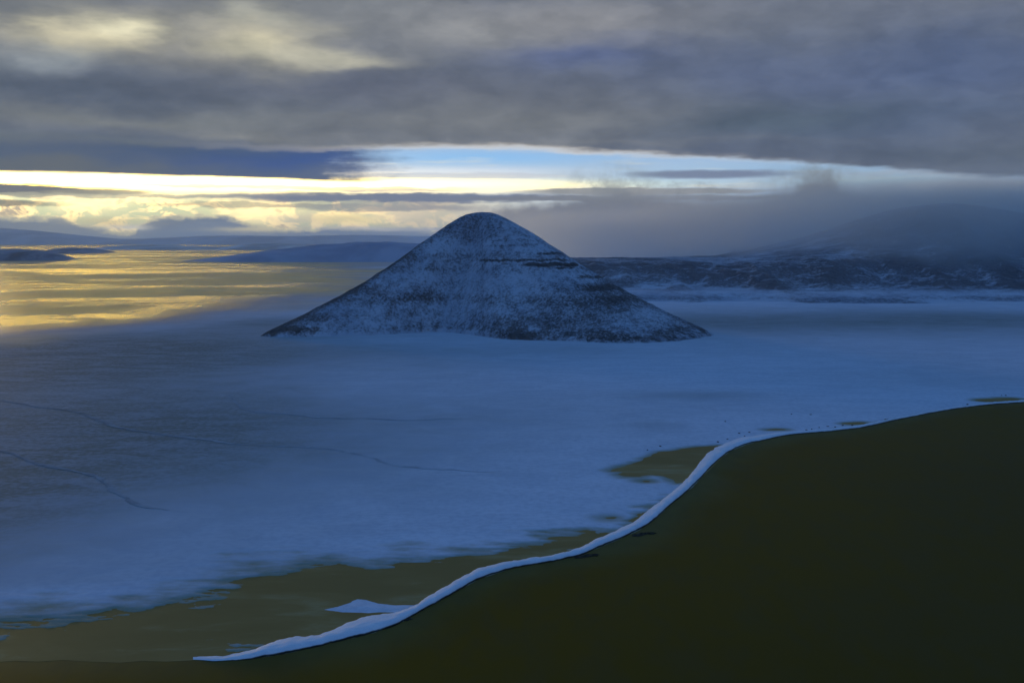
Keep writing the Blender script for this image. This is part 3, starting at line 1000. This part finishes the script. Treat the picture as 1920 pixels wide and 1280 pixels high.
def build_water():
    sea_m, nt = material('muddy_sea')
    n = nt.noise(pos(nt), 1 / 260, 5, 0.6, 0.7)
    r = nt.noise(pos(nt, 1, 0.5, 1), 1 / 26, 5, 0.65, 0.4)
    dep = nt.attr('depth') + (n - 0.5) * 160
    c = nt.mix(nt.step(dep, 0, 520), nt.mix(nt.step(dep, -10, 60), (0.170, 0.120, 0.028), (0.148, 0.084, 0.001)), (0.100, 0.064, 0.006))
    c = nt.mix(nt.step(r + (n - 0.5) * 0.5, 0.4, 0.65) * 0.30, c, (0.10, 0.075, 0.025))
    finish(nt, c, 0.6, 0.05, r, 0.4, 0.5, 1.333)
    gx = np.concatenate([np.linspace(-6500, -900, 12), np.linspace(-800, 2400, 130), np.linspace(2600, 16500, 14)])
    gy = np.concatenate([np.linspace(-6500, 300, 14), np.linspace(330, 2000, 110), np.linspace(2050, 2800, 8)])
    GX, GY = np.meshgrid(gx, gy, indexing='ij')
    V = np.stack([GX.ravel(), GY.ravel(), GX.ravel() * 0], -1)
    s = mesh_grid('sea', V, len(gx), len(gy), sea_m, {'depth': -sdf_poly(V[:, :2], sea_poly)})
    tag(s, 'smooth dark olive brown sea in front of the snow ridge', 'sea', kind='structure')
    lag_m, nt = material('lagoon_thin_ice')
    n = nt.noise(pos(nt, 0.5, 1, 1), 1 / 120, 6, 0.62, 0.6)
    r = nt.noise(pos(nt, 0.35, 1, 1), 1 / 24, 6, 0.65, 0.4)
    c = nt.mix(nt.step(n + (r - 0.5) * 0.3, 0.36, 0.64), (0.315, 0.20, 0.060), (0.385, 0.25, 0.082))
    c = nt.mix(nt.step(r + (n - 0.5) * 0.8, 0.52, 0.72) * 0.6, c, (0.44, 0.35, 0.16))
    finish(nt, c, 0.6, 0.04, r, 0.3, 0.4, 1.333)
    # the lagoon's sheet reaches under the snow that rims it
    pts = LAGOON_PX
    k = [i for i, p in enumerate(pts) if p == (1262, 932)][0]
    north = [(x, y - 26) for x, y in pts[:k + 1]]
    l = mesh_poly('lagoon', at(*np.array(north + pts[k + 1:], float).T), 0.05, lag_m)
    tag(l, 'wide brown grey lagoon between snow plain and snow ridge', 'lagoon', kind='structure')
    p = at(*np.array([(1130, 882), (1220, 838), (1290, 832), (1370, 828), (1362, 850), (1325, 886), (1296, 908), (1266, 914), (1200, 902), (1140, 896)], float).T)
    o = mesh_poly('pond', p, 0.055, lag_m)
    tag(o, 'dark triangular pond behind the bend of the snow ridge', 'pond', kind='structure')
    labels = ['narrow dark pond beside the shore at the picture edge', 'small dark pool in shore snow where the sea edge bends', 'tiny dark sliver of water in snow just above the sea edge',
              'small dark puddle in snow beside the ragged lagoon edge', 'tiny dark puddle in the snow below the triangular pond']
    for i, (px, py, rx, ry) in enumerate(SMALL_PX):
        o = mesh_poly('pool', ellipse_px(px, py, rx * 1.35, ry * 1.5, seed=i), 0.06, lag_m)
        tag(o, labels[i], 'pool', 'pools in the shore snow', 'structure')


def build_slabs():
    m, nt = material('dark_sea_ice')
    n = nt.noise(pos(nt), 1 / 3, 4, 0.6)
    finish(nt, nt.mix(nt.step(n, 0.35, 0.65), (0.012, 0.010, 0.006), (0.04, 0.035, 0.022)), 0.5, 0.2, n, 0.3)
    g = 'dark ice slabs off the ridge'
    slab(1212, 1000, 8, 4.5, .9, 0.1, m, 'dark ice slab sticking out from the ridge just before its steep bend', 5, g)
    slab(1196, 1003, 7, 4, .8, 0.2, m, 'small dark ice slab wedged between ridge and the longest slab', 6, g)
    slab(1106, 1041, 8, 4.5, .9, 0.15, m, 'dark ice slab at the sea foot of the gently curving ridge', 7, g)
    slab(1088, 1044, 7, 3.4, .7, 0.05, m, 'thin dark ice slab trailing beside the ridge foot', 8, g)
    slab(762, 1161, 5.0, 2.6, .8, 0.3, m, 'lone dark ice slab at the ridge below the forked snow spit', 9, g)
    slab(1668, 787, 8, 5, 1.1, 0.1, m, 'dark ice slab at the far sea edge past the small pool', 10, g)


def build_rocks():
    m, nt = material('dark_shore_rock')
    n = nt.noise(pos(nt), 1 / 1.5, 4, 0.6)
    finish(nt, nt.mix(n, (0.02, 0.018, 0.015), (0.09, 0.08, 0.07)), 0.8, 0.1)
    rng = random.Random(12)
    spots = [(1386, 812), (1396, 817), (1405, 810), (1346, 828), (1364, 823), (1512, 806), (1522, 804), (1528, 806), (1536, 801), (1552, 799), (1566, 800), (1580, 797),
             (1598, 797), (1652, 789), (1660, 786), (1806, 760), (1814, 758), (1238, 836), (1878, 741), (1886, 741), (1214, 843), (1484, 776), (1520, 777), (1360, 790)]
    base = None
    for k, (px, py) in enumerate(spots):
        c = at(px, py, 1.1)
        if base is None:
            u, v = np.meshgrid(np.linspace(0, 2 * np.pi, 14, endpoint=False), np.linspace(0, np.pi, 9), indexing='ij')
            rr = 1 + 0.3 * fbm(np.cos(u).ravel() * 2 + 5, (np.sin(u) * 1.3 + v).ravel() * 2, 1.6, 3, 0.6, 3).reshape(u.shape) * np.sin(v)
            V = np.stack([rr * np.cos(u) * np.sin(v), rr * np.sin(u) * np.sin(v), 0.6 * rr * np.cos(v)], -1).reshape(-1, 3)
            o = base = mesh_grid('rock', V, 14, 9, m, wrap=True, smooth=False)
        else:
            o = base.copy()
            COL.objects.link(o)
        q = rng.uniform(1.0, 1.9)
        o.location = (c[0], c[1], 1.1)
        o.scale = (q * rng.uniform(1.0, 2.2), q, q)
        o.rotation_euler = (0, 0, rng.uniform(0, 3))
        tag(o, 'tiny dark rock poking out of the snow close to the sea edge', 'rock', 'small rocks in the shore snow', 'thing')


def build_haze():
    def box(name, x0, x1, y0, y1, z0, z1):
        me = bpy.data.meshes.new(name)
        v = [(x, y, z) for x in (x0, x1) for y in (y0, y1) for z in (z0, z1)]
        f = [(0, 1, 3, 2), (4, 6, 7, 5), (0, 4, 5, 1), (2, 3, 7, 6), (0, 2, 6, 4), (1, 5, 7, 3)]
        me.from_pydata(v, [], f)
        me.update()
        o = bpy.data.objects.new(name, me)
        COL.objects.link(o)
        return o
    m = bpy.data.materials.new('air')
    m.use_nodes = True
    nt = NT(m.node_tree)
    v = nt.new('ShaderNodeVolumePrincipled')
    v.inputs['Color'].default_value = (0.72, 0.88, 1.0, 1)
    v.inputs['Density'].default_value = HAZE
    v.inputs['Anisotropy'].default_value = 0.35
    out = nt.new('ShaderNodeOutputMaterial')
    nt.t.links.new(v.outputs[0], out.inputs['Volume'])
    R = 81000
    h = box('haze', -R, R, -R, R, -2.5, 1300)
    h.data.materials.append(m)
    tag(h, 'thin blue evening haze over the whole coast', 'haze', kind='stuff')

    # low cloud lying on the bluffs on the right
    m = bpy.data.materials.new('fog_bank')
    m.use_nodes = True
    nt = NT(m.node_tree)
    P = pos(nt)
    x, y, z = nt.sep(P)
    n = nt.noise(pos(nt, 1, 1, 1.7), 1 / 620, 5, 0.58, 0.4)
    base = nt.linstep(x, 700, 2600, 215, 95)
    behind = nt.step(y, 7300, 8900)
    base = base * (1.0 - behind) - behind * 160.0
    zz = z + (n - 0.5) * 330
    prof = nt.step(zz, base, base + 160)
    topz = nt.linstep(x, 900, 2600, 470, 640)
    prof = prof * nt.step(zz, topz + 150, topz - 120)
    side = nt.step(x + (n - 0.5) * 900 + behind * 1100, 500, 1700) * nt.step(y, 5300, 5900)
    dens = prof * side * nt.math('MAXIMUM', nt.step(n, 0.25, 0.6), behind * 0.8) * (behind * 0.40 + nt.linstep(x, 1500, 3000, 0.55, 0.80)) * FOG
    v = nt.new('ShaderNodeVolumePrincipled')
    nt.put(v.inputs['Color'], nt.mix(nt.step(x + y * 0.0, 900, 2900), (0.90, 0.945, 0.95), (0.76, 0.93, 1.0)))
    nt.put(v.inputs['Density'], dens)
    v.inputs['Anisotropy'].default_value = 0.72
    out = nt.new('ShaderNodeOutputMaterial')
    nt.t.links.new(v.outputs[0], out.inputs['Volume'])
    b = box('fog_bank', -700, 9000, 5250, 12500, 4, 1000)
    b.data.materials.append(m)
    tag(b, 'grey blue bank of low cloud shrouding the tops of the bluffs', 'fog bank', kind='stuff')


HAZE = 1.1e-5
FOG = 1 / 800
if not SKY_ONLY:
    build_ground()
    build_water()
    build_hill()
    build_range()
    build_far()
    build_berm()
    build_slabs()
    build_tracks()
    build_rocks()
    build_haze()
